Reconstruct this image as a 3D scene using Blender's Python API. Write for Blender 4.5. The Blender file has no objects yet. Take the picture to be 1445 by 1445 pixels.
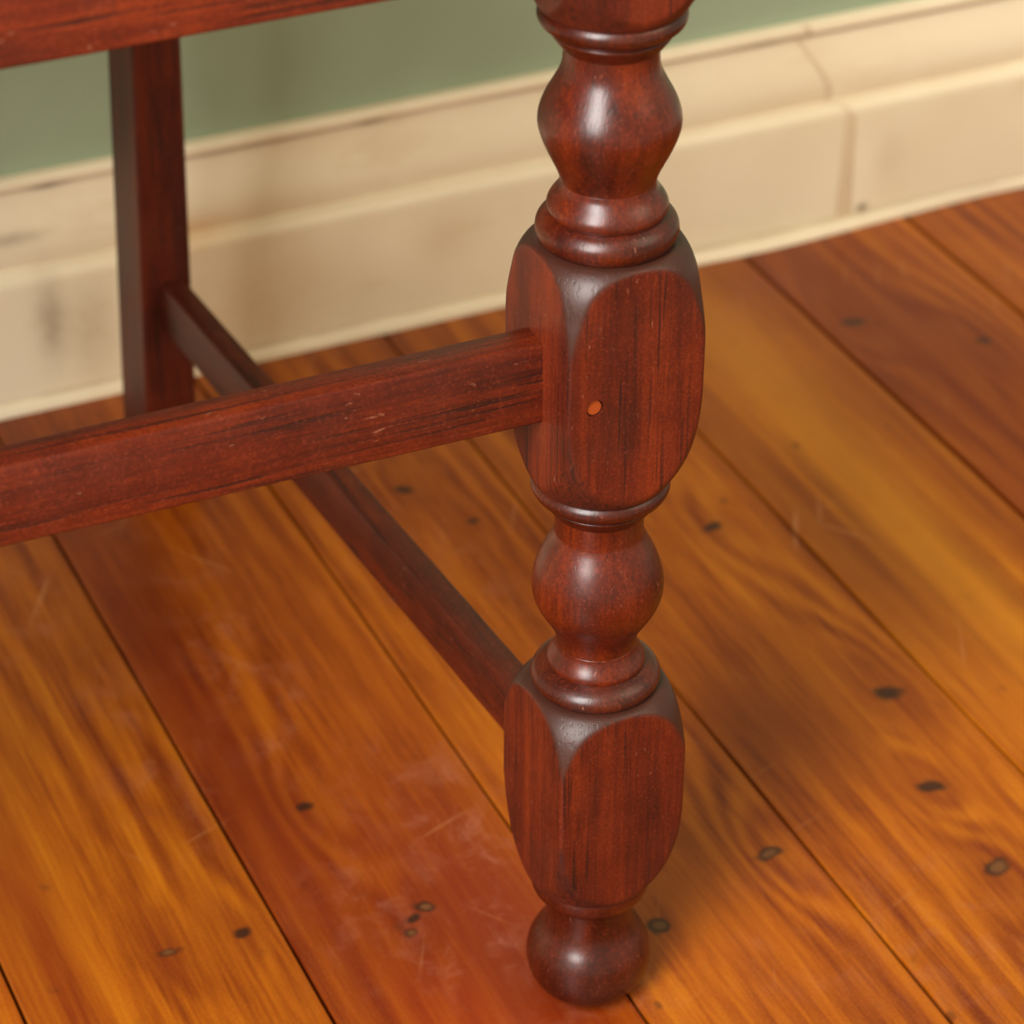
import bpy, bmesh, math, random
from mathutils import Vector, Matrix, noise as mnoise
random.seed(7)
S = bpy.context.scene
C = S.collection
U = 0.75                       # metres per layout unit (camera height = 1 unit)
sin, cos, PI = math.sin, math.cos, math.pi

# ------------------------------------------------------------------ camera
F_PX, PITCH, YAW, ROLL = 4070.97, 0.594332, 0.433597, 0.005786
fw = Vector((sin(YAW)*cos(PITCH), cos(YAW)*cos(PITCH), -sin(PITCH)))
rt = Vector((cos(YAW), -sin(YAW), 0.0)); up = rt.cross(fw)
r2 = cos(ROLL)*rt + sin(ROLL)*up
u2 = -sin(ROLL)*rt + cos(ROLL)*up
cd = bpy.data.cameras.new('camera'); cam = bpy.data.objects.new('camera', cd); C.objects.link(cam)
M = Matrix((( r2.x, u2.x, -fw.x, 0), (r2.y, u2.y, -fw.y, 0), (r2.z, u2.z, -fw.z, 1.0*U), (0, 0, 0, 1)))
cam.matrix_world = M
cd.sensor_fit = 'HORIZONTAL'; cd.sensor_width = 36.0; cd.lens = 36.0*F_PX/1445.0
cd.clip_start = 0.02; cd.clip_end = 60
cd.dof.use_dof = True; cd.dof.focus_distance = 1.265*U; cd.dof.aperture_fstop = 12.5
S.camera = cam

# ------------------------------------------------------------------ world, lights, exposure
S.view_settings.view_transform = 'Standard'; S.view_settings.look = 'None'
S.view_settings.gamma = 1.0; S.view_settings.use_curve_mapping = False
S.view_settings.exposure = 0.0
w = bpy.data.worlds.new('room_light'); S.world = w; w.use_nodes = True
w.node_tree.nodes['Background'].inputs[0].default_value = (1.0, 0.86, 0.64, 1)
w.node_tree.nodes['Background'].inputs[1].default_value = 0.62

def area(name, loc, target, size, power, col, sizey=None):
    l = bpy.data.lights.new(name, 'AREA'); l.shape = 'RECTANGLE'; l.size = size; l.size_y = sizey or size
    l.energy = power; l.color = col
    o = bpy.data.objects.new(name, l); C.objects.link(o); o.location = loc
    o.rotation_euler = (Vector(target)-Vector(loc)).to_track_quat('-Z', 'Y').to_euler()
    return o
TGT = Vector((0.36, 0.75, 0.25))
area('window_light', TGT + Vector((-1.25, -1.0, 1.15))*1.15, TGT, 0.75, 118, (1.0, 0.98, 0.95), 1.7)
area('room_fill', TGT + Vector((1.6, -1.3, 1.9)), TGT, 1.6, 22, (1.0, 0.86, 0.62), 1.6)

# ------------------------------------------------------------------ node helpers
class N:
    def __init__(s, name):
        s.m = bpy.data.materials.new(name); s.m.use_nodes = True
        s.t = s.m.node_tree; s.b = s.t.nodes['Principled BSDF']
    def n(s, typ, **k):
        x = s.t.nodes.new(typ)
        for a, b in k.items(): setattr(x, a, b)
        return x
    def put(s, sock, v):
        if hasattr(v, 'is_linked') or isinstance(v, bpy.types.NodeSocket): s.t.links.new(v, sock)
        elif v is not None: sock.default_value = v
    def math(s, op, a, b=None, c=None, clamp=False):
        x = s.n('ShaderNodeMath', operation=op, use_clamp=clamp)
        s.put(x.inputs[0], a)
        if b is not None: s.put(x.inputs[1], b)
        if c is not None: s.put(x.inputs[2], c)
        return x.outputs[0]
    def vm(s, op, a, b=None):
        x = s.n('ShaderNodeVectorMath', operation=op); s.put(x.inputs[0], a)
        if b is not None: s.put(x.inputs[1], b)
        return x.outputs['Value'] if op in ('DOT_PRODUCT', 'LENGTH') else x.outputs[0]
    def noise(s, vec, scale=1, detail=3, rough=.55, dist=0.0):
        x = s.n('ShaderNodeTexNoise'); s.put(x.inputs['Vector'], vec)
        x.inputs['Scale'].default_value = scale; x.inputs['Detail'].default_value = detail
        x.inputs['Roughness'].default_value = rough; x.inputs['Distortion'].default_value = dist
        return x.outputs['Fac']
    def ramp(s, fac, stops):
        x = s.n('ShaderNodeValToRGB'); s.put(x.inputs[0], fac); e = x.color_ramp.elements
        while len(e) < len(stops): e.new(0.5)
        for q, (p, c) in zip(e, stops): q.position = p; q.color = (c if len(c) == 4 else (*c, 1))
        return x.outputs[0]
    def step(s, v, lo, hi):
        x = s.n('ShaderNodeMapRange', interpolation_type='SMOOTHSTEP'); s.put(x.inputs[0], v)
        x.inputs[1].default_value = lo; x.inputs[2].default_value = hi
        return x.outputs[0]
    def mix(s, f, a, b, bt='MIX'):
        x = s.n('ShaderNodeMix', data_type='RGBA', blend_type=bt)
        s.put(x.inputs[0], f); s.put(x.inputs[6], a if not isinstance(a, tuple) else (*a, 1)); s.put(x.inputs[7], b if not isinstance(b, tuple) else (*b, 1))
        return x.outputs[2]
    def bump(s, h, strength, dist):
        x = s.n('ShaderNodeBump'); x.inputs['Strength'].default_value = strength
        x.inputs['Distance'].default_value = dist; s.put(x.inputs['Height'], h); s.t.links.new(x.outputs[0], s.b.inputs['Normal'])
    def coord(s):                                    # object coordinates in layout units
        return s.vm('MULTIPLY', s.n('ShaderNodeTexCoord').outputs['Object'], (1/U, 1/U, 1/U))
    def gauss(s, vec, cx, cy, ax, ay, ang=0.0):      # soft spot at a place on the floor
        d = s.vm('SUBTRACT', vec, (cx, cy, 0))
        if ang:
            x = s.n('ShaderNodeVectorRotate', rotation_type='Z_AXIS'); s.put(x.inputs['Vector'], d); x.inputs['Angle'].default_value = ang; d = x.outputs[0]
        d = s.vm('MULTIPLY', d, (1/ax, 1/ay, 0))
        return s.math('POWER', math.e, s.math('MULTIPLY', s.vm('DOT_PRODUCT', d, d), -1.0))

# ------------------------------------------------------------------ materials
def pine():
    a = N('varnished_pine'); p = a.coord()
    info = a.n('ShaderNodeObjectInfo'); rnd = info.outputs['Random']
    sep = a.n('ShaderNodeSeparateXYZ'); a.put(sep.inputs[0], p)
    flat = a.n('ShaderNodeCombineXYZ'); a.put(flat.inputs[0], sep.outputs[0]); a.put(flat.inputs[1], sep.outputs[1])
    P = flat.outputs[0]
    off = a.n('ShaderNodeCombineXYZ'); a.put(off.inputs[2], a.math('MULTIPLY', rnd, 37.0)); PO = a.vm('ADD', P, off.outputs[0])
    # knots: x, y, radius, grain push
    K = [(.402,1.132,.0055,1.6),(.430,1.031,.0042,2.4),(.421,1.0255,.0036,2.0),(.4155,1.016,.0046,2.0),(.298,1.053,.0050,2.2),(.337,1.051,.0042,1.4),
         (.570,1.394,.0052,1.5),(.596,1.344,.0038,1.2),(.611,.995,.0062,2.6),(.533,.969,.0060,2.6),(.727,1.278,.0062,1.8),
         (.742,1.089,.0078,3.2),(.717,1.007,.0062,3.0),(.716,.936,.0075,3.2),(.930,1.458,.0070,2.5),(1.0,1.401,.0085,2.5)]
    wob = a.noise(a.vm('MULTIPLY', PO, (60, 50, 1)), 1, 2, .6)
    phase = None; core = None; ringm = None
    TAN = {1, 3, 4, 8, 9, 13}; tanm = None
    for i, (x, y, r, k) in enumerate(K):
        s_ = -1 if i % 2 else 1
        g = a.math('MULTIPLY', a.gauss(P, x, y, r*3.0, r*9.0), k*s_)
        phase = g if phase is None else a.math('ADD', phase, g)
        kw = a.gauss(P, x, y, r*(1.35 if i % 3 else 1.05), r*(.95 if i % 2 else .75), .5*sin(i*2.3))
        if i in TAN: tanm = kw if tanm is None else a.math('MAXIMUM', tanm, kw)
        core = kw if core is None else a.math('MAXIMUM', core, kw)
        hg = a.gauss(P, x, y, r*2.6, r*5.0)
        ringm = hg if ringm is None else a.math('MAXIMUM', ringm, hg)
    low = a.noise(a.vm('MULTIPLY', PO, (9, 1.3, 1)), 1, 3, .5)
    g1 = a.math('ADD', a.math('MULTIPLY', sep.outputs[0], 130), a.math('ADD', a.math('MULTIPLY', low, 13), a.math('MULTIPLY', phase, 2.2)))
    line = a.math('SINE', a.math('MULTIPLY', g1, 2.0))
    g2 = a.math('ADD', a.math('MULTIPLY', sep.outputs[0], 24), a.math('ADD', a.math('MULTIPLY', low, 5), phase))
    broad = a.math('ADD', a.math('MULTIPLY', a.noise(a.vm('MULTIPLY', PO, (55, 2.0, 1)), 1, 5, .6), .5), a.math('MULTIPLY', a.noise(a.vm('MULTIPLY', PO, (170, 3.0, 1)), 1, 4, .65), .5))
    fine = a.noise(a.vm('MULTIPLY', PO, (420, 22, 1)), 1, 3, .6)
    blot = a.noise(a.vm('MULTIPLY', PO, (22, 9, 1)), 1, 4, .6, .4)
    lm = a.step(a.noise(a.vm('MULTIPLY', PO, (14, 5, 1)), 1, 2), .36, .62)
    v = a.math('ADD', a.math('MULTIPLY', broad, .80), a.math('MULTIPLY', blot, .28))
    v = a.math('ADD', v, a.math('MULTIPLY', a.math('MULTIPLY', line, lm), .105))
    v = a.math('ADD', v, a.math('MULTIPLY', a.math('SUBTRACT', fine, .40), .38))
    v = a.math('ADD', v, a.math('MULTIPLY', a.math('SINE', g2), .05))
    col = a.ramp(v, [(.36, (.125, .015, .0006)), (.50, (.225, .043, .0009)), (.62, (.315, .074, .0014)), (.80, (.43, .125, .003))])
    col = a.mix(1.0, col, info.outputs['Color'], 'MULTIPLY')
    micro = a.noise(P, 620, 2, .7)
    col = a.mix(a.math('MULTIPLY', a.step(micro, .50, .68), .22), col, (.11, .018, .002))
    col = a.mix(a.math('MULTIPLY', a.step(micro, .48, .30), .14), col, (.50, .17, .02))
    # stains and tone patches that belong to the boards: x, y, ax, ay, colour, strength
    ST = [(.43,1.04,.055,.10,(0.1650,0.0147,0.0030),.45),(.375,1.30,.022,.22,(0.1320,0.0126,0.0018),.55),(.38,1.10,.02,.15,(0.1430,0.0147,0.0018),.45),
          (.466,1.02,.03,.10,(0.1375,0.0084,0.0036),.6),(.46,.93,.03,.10,(0.1375,0.0105,0.0030),.6),(.415,.95,.03,.06,(0.2310,0.0210,0.0030),.5),
          (.66,1.10,.028,.055,(0.1320,0.0210,0.0012),.6),(.69,1.06,.03,.05,(0.1650,0.0294,0.0015),.4),
          (.835,1.22,.024,.50,(0.4400,0.1512,0.0060),.75),(.85,1.45,.03,.14,(0.4290,0.1512,0.0090),.6),(.80,1.12,.03,.10,(0.4125,0.1176,0.0060),.3),
          (.785,1.33,.018,.18,(0.1540,0.0294,0.0012),.55),(.800,1.20,.016,.08,(0.1320,0.0231,0.0012),.5),(.885,1.30,.02,.15,(0.3410,0.0840,0.0036),.3),
          (.95,1.50,.05,.13,(0.1430,0.0189,0.0024),.7),(.955,1.32,.045,.16,(0.1430,0.0168,0.0018),.6),(1.01,1.25,.03,.2,(0.1375,0.0147,0.0015),.6),
          (.905,1.53,.03,.025,(0.2200,0.0462,0.0150),.5),(.24,1.06,.02,.2,(0.1430,0.0126,0.0012),.6),(.57,1.02,.03,.1,(0.3080,0.0714,0.0030),.3)]
    wv = a.math('ADD', .55, a.math('MULTIPLY', blot, .9))
    for x, y, ax, ay, c, k in ST:
        col = a.mix(a.math('MULTIPLY', a.math('MULTIPLY', a.gauss(P, x, y, ax, ay), wv), k, clamp=True), col, c)
    # milky scuffs in the varnish
    SC = [(.47,1.07,.03,.05,.8),(.44,1.01,.05,.05,.7),(.40,1.04,.03,.05,.45),(.47,1.12,.03,.05,.5),(.335,1.22,.03,.10,.3),(.415,1.26,.03,.15,.45),
          (.30,1.38,.04,.08,.5),(.55,1.30,.05,.15,.3),(.60,.93,.05,.05,.3),(.66,.90,.05,.07,.4),(.87,1.50,.02,.03,.6),(.48,.90,.04,.05,.5)]
    sm = None
    for x, y, ax, ay, k in SC:
        g = a.math('MULTIPLY', a.gauss(P, x, y, ax, ay), k)
        sm = g if sm is None else a.math('MAXIMUM', sm, g)
    smn = a.step(a.noise(a.vm('MULTIPLY', P, (42, 34, 1)), 1, 6, .7, .6), .46, .78)
    sm = a.math('MULTIPLY', sm, smn)
    col = a.mix(a.math('MULTIPLY', sm, .90), col, (.36, .13, .075))
    # fine scratches
    sc = None
    for ang, sx, sy, th in ((.5, 150, 7, .70), (1.25, 170, 8, .715), (-.6, 160, 6, .72)):
        x = a.n('ShaderNodeVectorRotate', rotation_type='Z_AXIS'); a.put(x.inputs['Vector'], P); x.inputs['Angle'].default_value = ang
        q = a.step(a.noise(a.vm('MULTIPLY', x.outputs[0], (sx, sy, 1)), 1, 1, .4), th, th+.06)
        sc = q if sc is None else a.math('MAXIMUM', sc, q)
    sc = a.math('MULTIPLY', sc, a.step(a.noise(P, 9, 2), .45, .65))
    col = a.mix(a.math('MULTIPLY', sc, .5), col, (.42, .17, .06))
    # knots
    kn = a.math('ADD', core, a.math('MULTIPLY', a.math('SUBTRACT', wob, .5), 1.5))
    col = a.mix(a.math('MULTIPLY', ringm, .42), col, (.13, .016, .002))
    col = a.mix(a.math('MULTIPLY', a.step(kn, .22, .80), .92), col, (.026, .008, .004))
    col = a.mix(a.math('MULTIPLY', a.step(a.math('ADD', tanm, a.math('MULTIPLY', a.math('SUBTRACT', wob, .5), .5)), .62, .95), .75), col, (.15, .055, .016))
    # small dark specks
    vo = a.n('ShaderNodeTexVoronoi', feature='F1'); a.put(vo.inputs['Vector'], a.vm('MULTIPLY', P, (22, 14, 1))); vo.inputs['Scale'].default_value = 1
    sp = a.math('MULTIPLY', a.step(vo.outputs['Distance'], .07, .035), a.step(a.noise(P, 13, 1), .5, .6))
    col = a.mix(a.math('MULTIPLY', sp, .6), col, (.08, .02, .005))
    a.put(a.b.inputs['Base Color'], col)
    ro = a.math('ADD', .30, a.math('ADD', a.math('MULTIPLY', sm, .22), a.math('MULTIPLY', blot, .12)))
    a.put(a.b.inputs['Roughness'], ro); a.b.inputs['IOR'].default_value = 1.36
    h = a.math('ADD', a.math('MULTIPLY', broad, .6), a.math('ADD', a.math('MULTIPLY', fine, .12), a.math('MULTIPLY', sc, -.3)))
    a.bump(h, .22, .0010)
    return a.m

def mahogany(name, axis, gloss=.30, tint=1.0, turned=False):
    """red-brown stained hardwood, grain along axis (0,1,2)"""
    a = N(name); p = a.coord()
    info = a.n('ShaderNodeObjectInfo'); off = a.n('ShaderNodeCombineXYZ')
    for i in range(3): a.put(off.inputs[i], a.math('MULTIPLY', info.outputs['Random'], 11.0+i))
    p = a.vm('ADD', p, off.outputs[0])
    def st(across, along):
        v = [across]*3; v[axis] = along; return a.vm('MULTIPLY', p, tuple(v))
    broad = a.noise(st(60, 4), 1, 4, .6)
    fib = a.noise(st(520, 16), 1, 3, .6)
    pore = a.noise(st(560, 16), 1, 2, .5)
    gate = a.noise(st(70, 5), 1, 2)
    mott = a.noise(p, 38, 4, .6)
    v = a.math('ADD', a.math('MULTIPLY', broad, .55), a.math('ADD', a.math('MULTIPLY', fib, .25), a.math('MULTIPLY', mott, .25)))
    t = tint
    col = a.ramp(v, [(.38, (.030*t, .0036*t, .0012*t)), (.52, (.075*t, .0075*t, .0013*t)), (.66, (.135*t, .0155*t, .0017*t))])
    pk = a.math('MULTIPLY', a.step(pore, .53, .66), a.step(gate, .40, .56))
    col = a.mix(a.math('MULTIPLY', pk, .25 if turned else .78), col, (.010, .003, .002))
    # worn greyish bloom and dust on handled surfaces
    bl = a.step(a.noise(p, 26, 4, .6), .46, .74)
    col = a.mix(a.math('MULTIPLY', bl, .42 if turned else .20), col, (.060, .018, .011))
    mi = a.noise(p, 700, 2, .7)
    col = a.mix(a.math('MULTIPLY', a.step(mi, .48, .66), .30), col, (.012, .004, .002))
    col = a.mix(a.math('MULTIPLY', a.step(mi, .44, .28), .22), col, (.26, .05, .02))
    # pale nicks
    nk = a.math('MULTIPLY', a.step(a.noise(st(420, 170), 1, 2, .5), .69, .76), a.step(a.noise(p, 30, 2), .45, .62))
    col = a.mix(a.math('MULTIPLY', nk, .45), col, (.28, .11, .06))
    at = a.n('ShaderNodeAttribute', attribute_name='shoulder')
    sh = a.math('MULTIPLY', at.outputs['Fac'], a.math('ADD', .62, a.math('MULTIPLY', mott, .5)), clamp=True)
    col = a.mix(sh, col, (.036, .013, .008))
    a.put(a.b.inputs['Base Color'], col)
    a.put(a.b.inputs['Roughness'], a.math('SUBTRACT', a.math('ADD', gloss, a.math('MULTIPLY', mott, .14)), a.math('MULTIPLY', at.outputs['Fac'], .10)))
    a.b.inputs['IOR'].default_value = 1.46 if turned else 1.40
    h = a.math('ADD', a.math('MULTIPLY', pk, -.25 if turned else -.8), a.math('ADD', a.math('MULTIPLY', fib, .3), a.math('MULTIPLY', mott, .7)))
    a.bump(h, .22, .0003)
    return a.m

def paint(name, base, dark, scale, rough, stains=()):
    a = N(name); p = a.coord()
    m = a.noise(p, scale, 5, .6)
    col = a.mix(a.step(m, .35, .75), base, dark)
    st = a.noise(a.vm('MULTIPLY', p, (7, 7, 20)), 1, 5, .65)
    for lo, hi, k, c in stains:
        col = a.mix(a.math('MULTIPLY', a.step(st, lo, hi), k), col, c)
    a.put(a.b.inputs['Base Color'], col); a.b.inputs['Roughness'].default_value = rough
    a.bump(a.noise(p, scale*6, 3), .10, .001)
    return a

def skirting_paint():
    a = paint('old_cream_gloss_paint', (.81, .70, .50), (.75, .63, .43), 5, .36, [(.56, .75, .35, (.58, .42, .22))])
    t = a.t; p = a.coord(); sep = a.n('ShaderNodeSeparateXYZ'); a.put(sep.inputs[0], p)
    prev = a.b.inputs['Base Color'].links[0].from_socket
    flat = a.n('ShaderNodeCombineXYZ'); a.put(flat.inputs[0], sep.outputs[0]); a.put(flat.inputs[1], sep.outputs[2]); Q = flat.outputs[0]
    # scuffs, chips and painted warm bounce light; x along the wall, height
    n = a.noise(p, 120, 4, .7)
    for x, z, ax, az, c, k in [(.405,.062,.010,.030,(.30,.22,.13),.6),(.43,.05,.016,.035,(.42,.30,.17),.5),(.385,.12,.02,.004,(.18,.11,.05),.5),
                               (.415,.1496,.012,.0028,(.12,.08,.04),.8),(.635,.1496,.012,.0026,(.12,.08,.04),.85),(.93,.1496,.02,.0024,(.25,.18,.10),.7),
                               (.56,.1490,.05,.002,(.30,.20,.11),.55),(.76,.1496,.05,.002,(.32,.22,.12),.5),(1.010,.0125,.0042,.0030,(.05,.02,.01),.9),
                               (.50,.1005,.035,.012,(.66,.36,.12),.55),(.53,.04,.06,.06,(.66,.44,.20),.40),(.61,.140,.05,.010,(.70,.52,.30),.3),  # warm patches: light bounced off the floor, put into the paint colour
                               (.68,.06,.02,.02,(.62,.48,.30),.5),(1.03,.05,.012,.02,(.62,.50,.34),.4)]:
        g = a.math('MULTIPLY', a.math('MULTIPLY', a.gauss(Q, x, z, ax, az), a.math('ADD', .3, a.math('MULTIPLY', n, 1.4))), k, clamp=True)
        prev = a.mix(g, prev, c)
    # dark lines at top groove and floor bead; middle line paints the hollow's shade
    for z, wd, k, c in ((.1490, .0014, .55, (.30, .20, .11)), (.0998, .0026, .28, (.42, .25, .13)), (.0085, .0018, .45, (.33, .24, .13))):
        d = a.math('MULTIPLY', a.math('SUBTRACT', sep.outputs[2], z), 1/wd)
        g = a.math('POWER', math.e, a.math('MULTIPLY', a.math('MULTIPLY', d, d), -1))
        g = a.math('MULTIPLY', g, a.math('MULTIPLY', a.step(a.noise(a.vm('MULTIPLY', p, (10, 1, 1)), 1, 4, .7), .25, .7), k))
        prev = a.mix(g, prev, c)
    t.links.new(prev, a.b.inputs['Base Color'])
    return a.m

def plain(name, c, r):
    a = N(name); p = a.coord(); m = a.noise(p, 40, 3)
    a.put(a.b.inputs['Base Color'], a.mix(m, c, tuple(x*.8 for x in c))); a.b.inputs['Roughness'].default_value = r
    return a.m

M_PINE = pine()
M_TURN = mahogany('turned_mahogany_finish', 2, .25, 1.0, True)
M_BLOCK = mahogany('squared_mahogany_finish', 2, .42, 1.15)
M_RAILX = mahogany('rail_mahogany_finish_crosswise', 0, .36, 1.05)
M_RAILY = mahogany('rail_mahogany_finish_lengthwise', 1, .38, .85)
M_SEATRAIL = mahogany('seat_rail_finish', 0, .34, 1.30)
M_REAR = mahogany('rear_leg_finish', 2, .42, .95)
M_WALL = paint('sage_green_emulsion', (.30, .37, .245), (.27, .34, .22), 6, .75).m
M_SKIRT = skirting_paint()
M_FILL = plain('aged_filler', (.72, .56, .36), .45)
M_DARK = plain('dark_underfloor_dust', (.012, .008, .006), .95)
M_PEG = plain('orange_end_grain', (.30, .05, .006), .45)

# ------------------------------------------------------------------ object helpers
def obj(name, bm, mat, parent=None, smooth=False, sharp=None, label=None, kind=None):
    me = bpy.data.meshes.new(name)
    bmesh.ops.recalc_face_normals(bm, faces=bm.faces[:])
    for f in bm.faces: f.smooth = smooth
    if smooth and sharp:
        for e in bm.edges:
            if len(e.link_faces) == 2 and e.calc_face_angle(0) > sharp: e.smooth = False
    bm.to_mesh(me); bm.free(); me.materials.append(mat)
    o = bpy.data.objects.new(name, me); C.objects.link(o)
    if parent: o.parent = parent
    if label: o['label'] = label
    if kind: o['kind'] = kind
    return o
def V(x, y, z): return Vector((x*U, y*U, z*U))
def hexa(bm, A, B, bev=0.0, seg=2):
    """box between end quads A and B (4 points each, same order)"""
    a = [bm.verts.new(p) for p in A]; b = [bm.verts.new(p) for p in B]
    fs = [bm.faces.new(a), bm.faces.new(b[::-1])] + [bm.faces.new((a[i], b[i], b[(i+1) % 4], a[(i+1) % 4])) for i in range(4)]
    if bev: bmesh.ops.bevel(bm, geom=[e for e in bm.edges], offset=bev*U, segments=seg, profile=.6, affect='EDGES')
    return bm
def box(x0, x1, y0, y1, z0, z1, bev=0.0015, seg=2):
    return hexa(bmesh.new(), [V(x0,y0,z0), V(x0,y1,z0), V(x0,y1,z1), V(x0,y0,z1)], [V(x1,y0,z0), V(x1,y1,z0), V(x1,y1,z1), V(x1,y0,z1)], bev, seg)

# ------------------------------------------------------------------ the setting
YW = 1.5765                     # front of the skirting at the floor
FACE = YW + .004; WALL = FACE + .024
GX = [.356, .4959, .6319, .7704, .9084, 1.0452]      # board joints
W0 = .1378
joints = [GX[0] - W0*k for k in range(9, 0, -1)] + GX + [GX[-1] + W0*k for k in range(1, 9)]
floor = obj('floor', box(joints[0], joints[-1], -.25, WALL, -.05, -.018, 0), M_DARK, kind='structure')
tints = {.356-W0: (.92, .93, .85), .356: (.80, .66, .75), .4959: (.96, .92, 1), .6319: (.98, .98, 1), .7704: (1.05, 1.12, 1), .9084: (1.05, 1.0, 1), 1.0452: (1.0, .95, 1)}
def board(x0, x1, i):
    bm = bmesh.new(); n = 30; rnd = random.Random(i*13+1)
    dz = rnd.uniform(-.0004, .0004); prof = []
    for k in range(n+1):
        y = -.25 + (WALL+.25)*k/n
        wl = .0007*mnoise.noise(Vector((y*6, i*7.1, 0))) ; wr = .0007*mnoise.noise(Vector((y*6, (i+1)*7.1, 0)))
        g = .00092 + .0005*mnoise.noise(Vector((y*11, i*2.1, 3))); ex = lambda q: .0016 if abs(q-1.0452) < .001 else (.0006 if abs(q-.9084) < .001 else 0)
        a = x0+g+wl+ex(x0); b = x1-g+wr-ex(x1); c = .0009
        zz = dz + .0006*mnoise.noise(Vector((y*3, i*3.3, 9)))
        crown = .0007
        pts = [(a, -.018), (a, zz-c), (a+c*.8, zz), ((a+b)/2, zz+crown*.0), (b-c*.8, zz), (b, zz-c), (b, -.018)]
        prof.append([bm.verts.new(V(px, y, pz)) for px, pz in pts])
    for k in range(n):
        for j in range(6): bm.faces.new((prof[k][j], prof[k][j+1], prof[k+1][j+1], prof[k+1][j]))
    bm.faces.new(prof[0]); bm.faces.new(prof[-1][::-1])
    return bm
for i in range(len(joints)-1):
    x0, x1 = joints[i], joints[i+1]
    o = obj('floorboard', board(x0, x1, i), M_PINE, floor, smooth=True, sharp=.35)
    c = next((v for k, v in tints.items() if abs(k-x0) < 1e-3), (1, 1, 1))
    if (c == (1, 1, 1)): q = random.uniform(.82, 1.05); c = (q, q*.95, q)
    o.color = (*c, 1)

XA, XB = joints[0], joints[-1]
obj('wall_back', box(XA, XB, WALL, WALL+.06, -.02, 3.2, 0), M_WALL, kind='structure')

PROF = [(0, 0), (0, .0880), (.0004, .0915), (.0016, .0945), (.0040, .0966), (.0075, .0980), (.0095, .0993), (.0098, .1013), (.0090, .1045), (.0086, .1085),
        (.0090, .1140), (.0102, .1200), (.0122, .1270), (.0146, .1340), (.0168, .1405), (.0182, .1455), (.0190, .1483), (.0190, .1496), (.0152, .1504), (.0142, .1514),
        (.0140, .1545), (.0146, .1567), (.0160, .1579), (.0235, .1582), (.0235, .0)]
def skirting(x0, x1, e0, e1, seed):
    bm = bmesh.new(); n = max(2, int((x1-x0)/.03)); rows = []
    for k in range(n+1):
        t = k/n; row = []
        for (d, z) in PROF:
            off = (-1.5*d - .18*max(0, z-.10))
            x = x0 + (x1-x0)*t + off*(e0*(1-t) + e1*t)
            jz = .0006*mnoise.noise(Vector((x*5, z*9, seed))); jy = .0005*mnoise.noise(Vector((x*6, z*12, seed+4)))
            if d > .023: jz = jy = 0
            row.append(bm.verts.new(V(x, FACE+d+jy, z+(jz if z > 0 else 0))))
        rows.append(row)
    m = len(PROF)
    for k in range(n):
        for j in range(m): bm.faces.new((rows[k][j], rows[k][(j+1) % m], rows[k+1][(j+1) % m], rows[k+1][j]))
    bm.faces.new(rows[0]); bm.faces.new(rows[-1][::-1]); return bm
XS = .9945                       # where the two lengths of skirting meet
base = bpy.data.objects.new('baseboard_back', None); C.objects.link(base); base['kind'] = 'structure'
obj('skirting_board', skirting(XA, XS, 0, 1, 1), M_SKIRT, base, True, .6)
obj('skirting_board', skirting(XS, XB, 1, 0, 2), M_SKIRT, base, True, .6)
# filled joint, a little proud and uneven
bm = bmesh.new(); rows = []
for j, (d, z) in enumerate(PROF[:-2]):
    wdt = .0070 if z < .090 else .0020
    wdt *= 1 + .5*mnoise.noise(Vector((z*40, 1, 2))); off = (-1.5*d - .18*max(0, z-.10))
    rows.append([bm.verts.new(V(XS+off+s*wdt, FACE+d-q, z + (.0006 if z > .152 else 0))) for s, q in ((-1, .0002), (-.5, .0007), (.5, .0007), (1, .0002))])
for a_, b_ in zip(rows, rows[1:]):
    for j in range(3): bm.faces.new((a_[j], a_[j+1], b_[j+1], b_[j]))
obj('joint_filler', bm, M_FILL, base, True)
# small rounded bead sealing the skirting to the floor, following the uneven boards
def bead():
    bm = bmesh.new(); rows = []; n = 150
    for k in range(n+1):
        x = XA + (XB-XA)*k/n
        y0 = 0.0
        if x > .72: y0 = -.0050*math.exp(-((x-.93)/.075)**2) + .004*math.exp(-((x-1.12)/.06)**2)
        y0 += .0006*mnoise.noise(Vector((x*9, 0, 0)))
        h = .0082 + .0010*mnoise.noise(Vector((x*7, 3, 0))); row = []
        for j in range(7):
            t = j/6*PI/2
            row.append(bm.verts.new(V(x, YW + y0 - .0015 + (.0062-y0)*(1-cos(t)), h*sin(t))))
        row.append(bm.verts.new(V(x, FACE+.002, 0))); rows.append(row)
    for a_, b_ in zip(rows, rows[1:]):
        for j in range(8): bm.faces.new((a_[j], a_[(j+1) % 8], b_[(j+1) % 8], b_[j]))
    bm.faces.new(rows[0]); bm.faces.new(rows[-1][::-1]); return bm
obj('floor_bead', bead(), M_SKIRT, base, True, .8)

# ------------------------------------------------------------------ the chair
LX, LY = .4810, .9465            # front leg axis
H = .0322                        # half the square section
LX2 = -.115                      # the other front leg
chair = bpy.data.objects.new('wooden_chair', None); C.objects.link(chair)
chair.location = V((LX+LX2)/2, 1.2, 0)
chair['label'] = 'red-brown stained wooden chair with turned front leg and plain square rear leg on the floorboards'
chair['category'] = 'chair'
CINV = Matrix.Translation(-chair.location)
def part(name, bm, mat, parent=None, smooth=True, sharp=None, label=None):
    o = obj(name, bm, mat, parent or chair, smooth, sharp, label)
    if (parent or chair) is chair: o.matrix_parent_inverse = CINV
    return o

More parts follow.
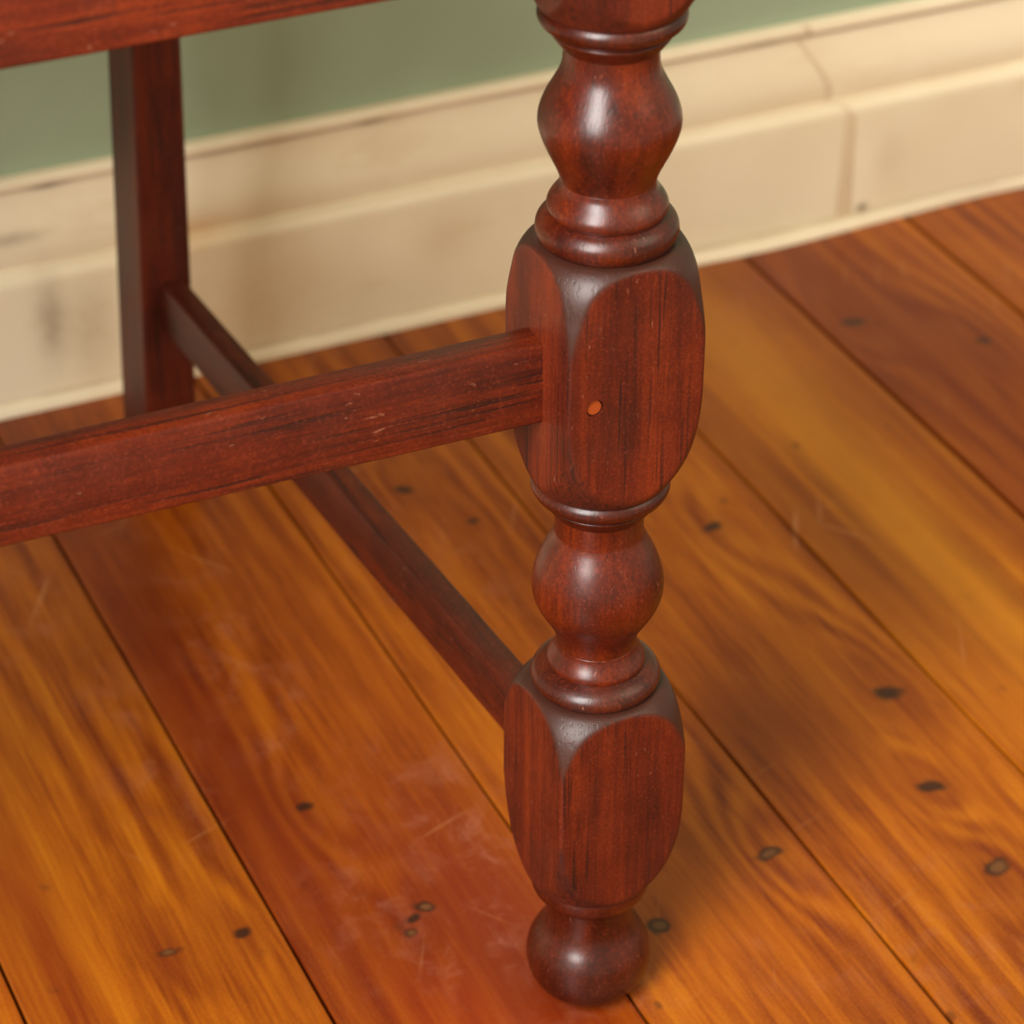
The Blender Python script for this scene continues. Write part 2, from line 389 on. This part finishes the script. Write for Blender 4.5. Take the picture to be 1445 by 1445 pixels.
def spline(pts, n=4):                       # Catmull-Rom through (z, r)
    out = []
    for i in range(len(pts)-1):
        p0 = pts[max(0, i-1)]; p1 = pts[i]; p2 = pts[i+1]; p3 = pts[min(len(pts)-1, i+2)]
        for k in range(n):
            t = k/n
            out.append(tuple(.5*((2*p1[c]) + (p2[c]-p0[c])*t + (2*p0[c]-5*p1[c]+4*p2[c]-p3[c])*t*t + (3*p1[c]-p0[c]-3*p2[c]+p3[c])*t**3) for c in (0, 1)))
    out.append(pts[-1]); return out
def lathe(pts, cx, cy, n=96, smooth=4):
    bm = bmesh.new(); pts = spline(pts, smooth); rings = []
    for z, r in pts: rings.append([bm.verts.new(V(cx+r*cos(2*PI*k/n), cy+r*sin(2*PI*k/n), z)) for k in range(n)])
    for a_, b_ in zip(rings, rings[1:]):
        for k in range(n): bm.faces.new((a_[k], a_[(k+1) % n], b_[(k+1) % n], b_[k]))
    bm.faces.new(rings[0]); bm.faces.new(rings[-1][::-1]); return bm
def lerp(tab, s):
    if s <= tab[0][0]: return tab[0][1]
    for (a0, b0), (a1, b1) in zip(tab, tab[1:]):
        if s <= a1:
            t = (s-a0)/(a1-a0); return b0+(b1-b0)*t
    return tab[-1][1]
TOPD = spline([(0, .0298), (.0012, .0322), (.005, .0362), (.010, .0393), (.017, .0420), (.024, .0440), (.031, .0456), (.037, .0475), (.045, .053)], 4)
BOTD = spline([(0, .0272), (.0020, .0300), (.0055, .0323), (.010, .0349), (.016, .0379), (.024, .0406), (.035, .0430), (.048, .0448), (.058, .0470), (.068, .051)], 4)
def block(z0, z1, cx, cy, h=H, ts=1.0):
    """square section whose ends are turned down to round shoulders"""
    bm = bmesh.new(); lay = bm.verts.layers.float.new('shoulder'); ang = []
    for q in range(4):
        base_ = q*PI/2 - PI/4; m = 44
        for k in range(m):
            t = k/m; t2 = t - .11*sin(4*PI*t)/(2)*1.0 if False else t
            e = .5 - .5*cos(PI*t)              # bunch the samples at the arrises
            ang.append(base_ + (PI/2)*(.45*t + .55*e))
    n = len(ang); L = z1-z0; rows = []; nz = 96; K = 1/.00045
    for i in range(nz+1):
        u = i/nz; z = z0 + L*(u - .10*sin(2*PI*u)/1.0*.9)
        rr = min(lerp(BOTD, z-z0), (lerp(TOPD, (z1-z)/(1+(ts-1)*min(1, (z1-z)/.02))) if ts else 1.0)); row = []
        wav = .00035*mnoise.noise(Vector((z*30, cx*9, 0)))
        for a_ in ang:
            sq = (h+wav)/max(abs(cos(a_)), abs(sin(a_))); sq = min(sq, h*1.385)
            d = (rr-sq); r = min(rr, sq) - math.log(1+math.exp(-abs(d)*K))/K
            v = bm.verts.new(V(cx+r*cos(a_), cy+r*sin(a_), z))
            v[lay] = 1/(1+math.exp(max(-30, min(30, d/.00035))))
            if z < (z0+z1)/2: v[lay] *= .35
            row.append(v)
        rows.append(row)
    for a_, b_ in zip(rows, rows[1:]):
        for k in range(n): bm.faces.new((a_[k], a_[(k+1) % n], b_[(k+1) % n], b_[k]))
    bm.faces.new(rows[0]); bm.faces.new(rows[-1][::-1]); return bm

# (z, radius) of the turned lengths
T_FOOT = [(0, .0120), (.0007, .0150), (.0028, .0195), (.0062, .0238), (.0110, .0276), (.0170, .0299), (.0235, .0305), (.0300, .0296), (.0360, .0269), (.0410, .0238), (.0455, .0217), (.0500, .0207), (.0560, .0203), (.0640, .0204)]
R_COL3 = [(.0612, .0195), (.0624, .0224), (.0642, .0252), (.0664, .0272), (.0690, .0284), (.0720, .0289), (.0745, .0288), (.0780, .0270)]
R_D2 = [(.1895, .0255), (.1908, .0275), (.1924, .0290), (.1945, .0299), (.1968, .0297), (.1992, .0283), (.2010, .0260), (.2020, .0240), (.2026, .0225)]
R_D1 = [(.2015, .0218), (.2030, .0226), (.2050, .0226), (.2072, .0216), (.2095, .0202), (.2120, .0190), (.2140, .0185)]
R_B2 = [(.2130, .0184), (.2170, .0187), (.2205, .0196), (.2243, .0214), (.2301, .0248), (.2349, .0274), (.2408, .0294), (.2461, .0299), (.2509, .0294), (.2563, .0281), (.2637, .0252), (.2697, .0222), (.2735, .0205), (.2769, .0199), (.2890, .0198)]
R_C = [(.2850, .0190), (.2860, .0206), (.2872, .0218), (.2889, .0231), (.2906, .0244), (.2920, .0253), (.2929, .0253), (.2935, .0247), (.2943, .0260), (.2954, .0280), (.2968, .0297), (.2984, .0306), (.3000, .0309), (.3022, .0302), (.3045, .0280)]
R_U2 = [(.4205, .0255), (.4216, .0272), (.4232, .0288), (.4254, .0299), (.4280, .0302), (.4308, .0295), (.4332, .0276), (.4346, .0256), (.4354, .0240)]
R_U1 = [(.4344, .0236), (.4360, .0250), (.4380, .0255), (.4402, .0250), (.4425, .0236), (.4448, .0219), (.4472, .0206), (.4500, .0200)]
R_B1 = [(.4485, .0199), (.4505, .0202), (.4535, .0211), (.4570, .0226), (.4628, .0254), (.4682, .0277), (.4735, .0293), (.4773, .0296), (.4815, .0289), (.4868, .0269), (.4931, .0235), (.4990, .0207), (.5045, .0197), (.5130, .0197)]
R_A = [(z+.2235, r_*.985) for z, r_ in R_C]
def turned_leg(cx, main):
    cy = LY
    leg = part('leg', lathe([(.004, .012), (.30, .0135), (.55, .012)], cx, cy, 24, 1), M_TURN, None, True, None, 'turned leg of balls, rings and squared blocks')
    def sub(nm, bm, mat, sh=None):
        return part(nm, bm, mat, leg, True, sh)
    sub('ball_foot', lathe(T_FOOT, cx, cy), M_FOOT)
    sub('collar_ring', lathe(R_COL3, cx, cy), M_RING)
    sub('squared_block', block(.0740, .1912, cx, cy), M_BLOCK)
    sub('collar_ring', lathe(R_D2, cx, cy), M_RING)
    sub('collar_ring', lathe(R_D1, cx, cy), M_TURN)
    sub('turned_bead', lathe(R_B2, cx, cy), M_TURN)
    sub('collar_ring', lathe(R_C, cx, cy), M_RING)
    b = block(.3020, .4222, cx, cy, H, 1.32)
    if main:                                     # drill the peg hole in the front face
        me = bpy.data.meshes.new('t'); bmesh.ops.recalc_face_normals(b, faces=b.faces[:])
        for f in b.faces: f.smooth = True
        b.to_mesh(me); b.free(); me.materials.append(M_BLOCK)
        o = bpy.data.objects.new('squared_block', me); C.objects.link(o)
        cb = bmesh.new(); bmesh.ops.create_cone(cb, cap_ends=True, segments=28, radius1=.0040*U, radius2=.0040*U, depth=.006*U, matrix=Matrix.Translation(V(PEG[0], cy-H, PEG[1])) @ Matrix.Rotation(PI/2, 4, 'X'))
        cm = bpy.data.meshes.new('t2'); cb.to_mesh(cm); cb.free(); co = bpy.data.objects.new('t2', cm); C.objects.link(co)
        md = o.modifiers.new('b', 'BOOLEAN'); md.object = co; md.operation = 'DIFFERENCE'; md.solver = 'EXACT'
        dg = bpy.context.evaluated_depsgraph_get(); nm = bpy.data.meshes.new_from_object(o.evaluated_get(dg)); nm.name = 'squared_block'
        o.modifiers.clear(); o.data = nm; bpy.data.objects.remove(co)
        bm2 = bmesh.new(); bm2.from_mesh(nm)
        for e in bm2.edges:
            if len(e.link_faces) == 2 and e.calc_face_angle(0) > .9: e.smooth = False
        bm2.to_mesh(nm); bm2.free()
        o.parent = leg
        pg = bmesh.new(); bmesh.ops.create_cone(pg, cap_ends=True, segments=28, radius1=.00385*U, radius2=.0034*U, depth=.003*U, matrix=Matrix.Translation(V(PEG[0]-.0001, cy-H+.0026, PEG[1])) @ Matrix.Rotation(PI/2, 4, 'X'))
        pe = sub('dowel_peg', pg, M_PEG, .5); pe['label'] = 'small orange dowel peg end'
    else: sub('squared_block', b, M_BLOCK)
    sub('collar_ring', lathe(R_U2, cx, cy), M_RING)
    sub('collar_ring', lathe(R_U1, cx, cy), M_TURN)
    sub('turned_bead', lathe(R_B1, cx, cy), M_TURN)
    sub('collar_ring', lathe(R_A, cx, cy), M_RING)
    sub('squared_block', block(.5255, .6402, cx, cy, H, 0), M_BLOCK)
    return leg
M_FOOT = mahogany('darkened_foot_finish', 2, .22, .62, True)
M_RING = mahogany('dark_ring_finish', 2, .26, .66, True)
PEG = (.4614, .3605)
turned_leg(LX, True)
turned_leg(LX2, False)

def bar(p0, p1, wy, hz, mat, name, label=None, bev=.002, axis='x', hz1=None):
    """rail between two points given at its top-front edge; wy thickness away, hz height down"""
    x0, y0, z0 = p0; x1, y1, z1 = p1; hz1 = hz1 or hz
    if axis == 'x': d = (0, wy)
    else: d = (wy, 0)
    n = 14; bm = bmesh.new(); rows = []
    sec = []; c = bev
    sec = [(0, c), (c*.35, c*.35), (c, 0), (1, 0, -c), (1, c*.35, -c*.35), (1, c, 0)]
    for k in range(n+1):
        t = k/n; x = x0+(x1-x0)*t; y = y0+(y1-y0)*t; z = z0+(z1-z0)*t; h = hz+(hz1-hz)*t
        j = lambda s: .00035*mnoise.noise(Vector((x*14+s, y*14, s*3)))
        P4 = []
        cc = c*(1+.35*mnoise.noise(Vector((x*20, y*20, 1))))
        for (s, tt) in ((0, cc), (cc*.3, cc*.3), (cc, 0), (1-cc/wy, 0), (1-.3*cc/wy, cc*.3), (1, cc), (1, h-c*.5), (1-c*.5/wy, h), (c*.5, h), (0, h-c*.5)):
            a = s*wy if s > .5 or s == 1 else s
            P4.append(bm.verts.new(V(x + (a if axis == 'y' else 0), y + (a if axis == 'x' else 0), z - tt + j(1))))
        rows.append(P4)
    m = len(rows[0])
    for a_, b_ in zip(rows, rows[1:]):
        for k in range(m): bm.faces.new((a_[k], a_[(k+1) % m], b_[(k+1) % m], b_[k]))
    bm.faces.new(rows[0]); bm.faces.new(rows[-1][::-1])
    return part(name, bm, mat, None, True, .5, label)

# front stretcher, mortised into the middle blocks
bar((LX2+H-.004, .9395, .3835), (LX-H+.004, .9395, .3815), .0165, .0350, M_RAILX, 'front_stretcher', None, .0022, 'x', .0395)
# side stretchers, low, running back to the rear legs
bar((.4655, LY+H-.006, .1515), (.4375, 1.452, .1515), .0148, .0320, M_RAILY, 'side_stretcher', None, .0016, 'y')
bar((LX2-.0075, LY+H-.006, .1515), (LX2+.026, 1.452, .1515), .0148, .0320, M_RAILY, 'side_stretcher', None, .0016, 'y')
# seat rails
bar((LX2+H-.004, .9175, .640), (LX-H+.004, .9175, .640), .030, .0795, M_SEATRAIL, 'front_rail', None, .002, 'x', .0815)
bar((LX-.010, LY+H-.006, .640), (.4310, 1.452, .640), .024, .060, M_RAILY, 'side_rail', None, .002, 'y')
bar((LX2-.014, LY+H-.006, .640), (LX2+.020, 1.452, .640), .024, .060, M_RAILY, 'side_rail', None, .002, 'y')
bar((LX2+.060, 1.458, .640), (.430, 1.458, .640), .024, .060, M_RAILX, 'rear_rail', None, .002, 'x')
# rear legs: plain, square, carried up as back posts
def rear_leg(xs, mirror=False):
    bm = bmesh.new()
    lv = [(0, .4225, .4555, 1.452, 1.497), (.07, .4240, .4560, 1.446, 1.496), (.30, .4312, .4605, 1.445, 1.493), (.52, .4335, .4625, 1.445, 1.490), (.66, .4335, .4625, 1.448, 1.490), (.95, .4335, .4600, 1.475, 1.510), (1.25, .4345, .4590, 1.515, 1.545)]
    rows = []
    for z, x0, x1, y0, y1 in lv:
        if mirror: x0, x1 = (LX+LX2)-x1, (LX+LX2)-x0
        b = .0018
        rows.append([bm.verts.new(V(x, y, z)) for x, y in ((x0+b, y0), (x1-b, y0), (x1, y0+b), (x1, y1-b), (x1-b, y1), (x0+b, y1), (x0, y1-b), (x0, y0+b))])
    for a_, b_ in zip(rows, rows[1:]):
        for k in range(8): bm.faces.new((a_[k], a_[(k+1) % 8], b_[(k+1) % 8], b_[k]))
    bm.faces.new(rows[0]); bm.faces.new(rows[-1][::-1])
    return part('rear_leg', bm, M_REAR, None, False, None, 'plain square rear leg')
rear_leg(0); rear_leg(0, True)
XM = LX+LX2
part('top_rail', box(XM-.4345, .4345, 1.512, 1.532, 1.13, 1.22, .003), M_RAILX, None, True, .5)
part('back_rail', box(XM-.4340, .4340, 1.475, 1.492, .80, .85, .003), M_RAILX, None, True, .5)
# seat board
bm = bmesh.new()
hexa(bm, [V(LX2-.045, .900, .640), V(XM-.4335+.030, 1.440, .640), V(XM-.4335+.030, 1.440, .660), V(LX2-.045, .900, .660)],
     [V(LX+.045, .900, .640), V(.4335-.002, 1.440, .640), V(.4335-.002, 1.440, .660), V(LX+.045, .900, .660)], .004, 3)
part('seat', bm, M_SEATRAIL, None, True, .5)
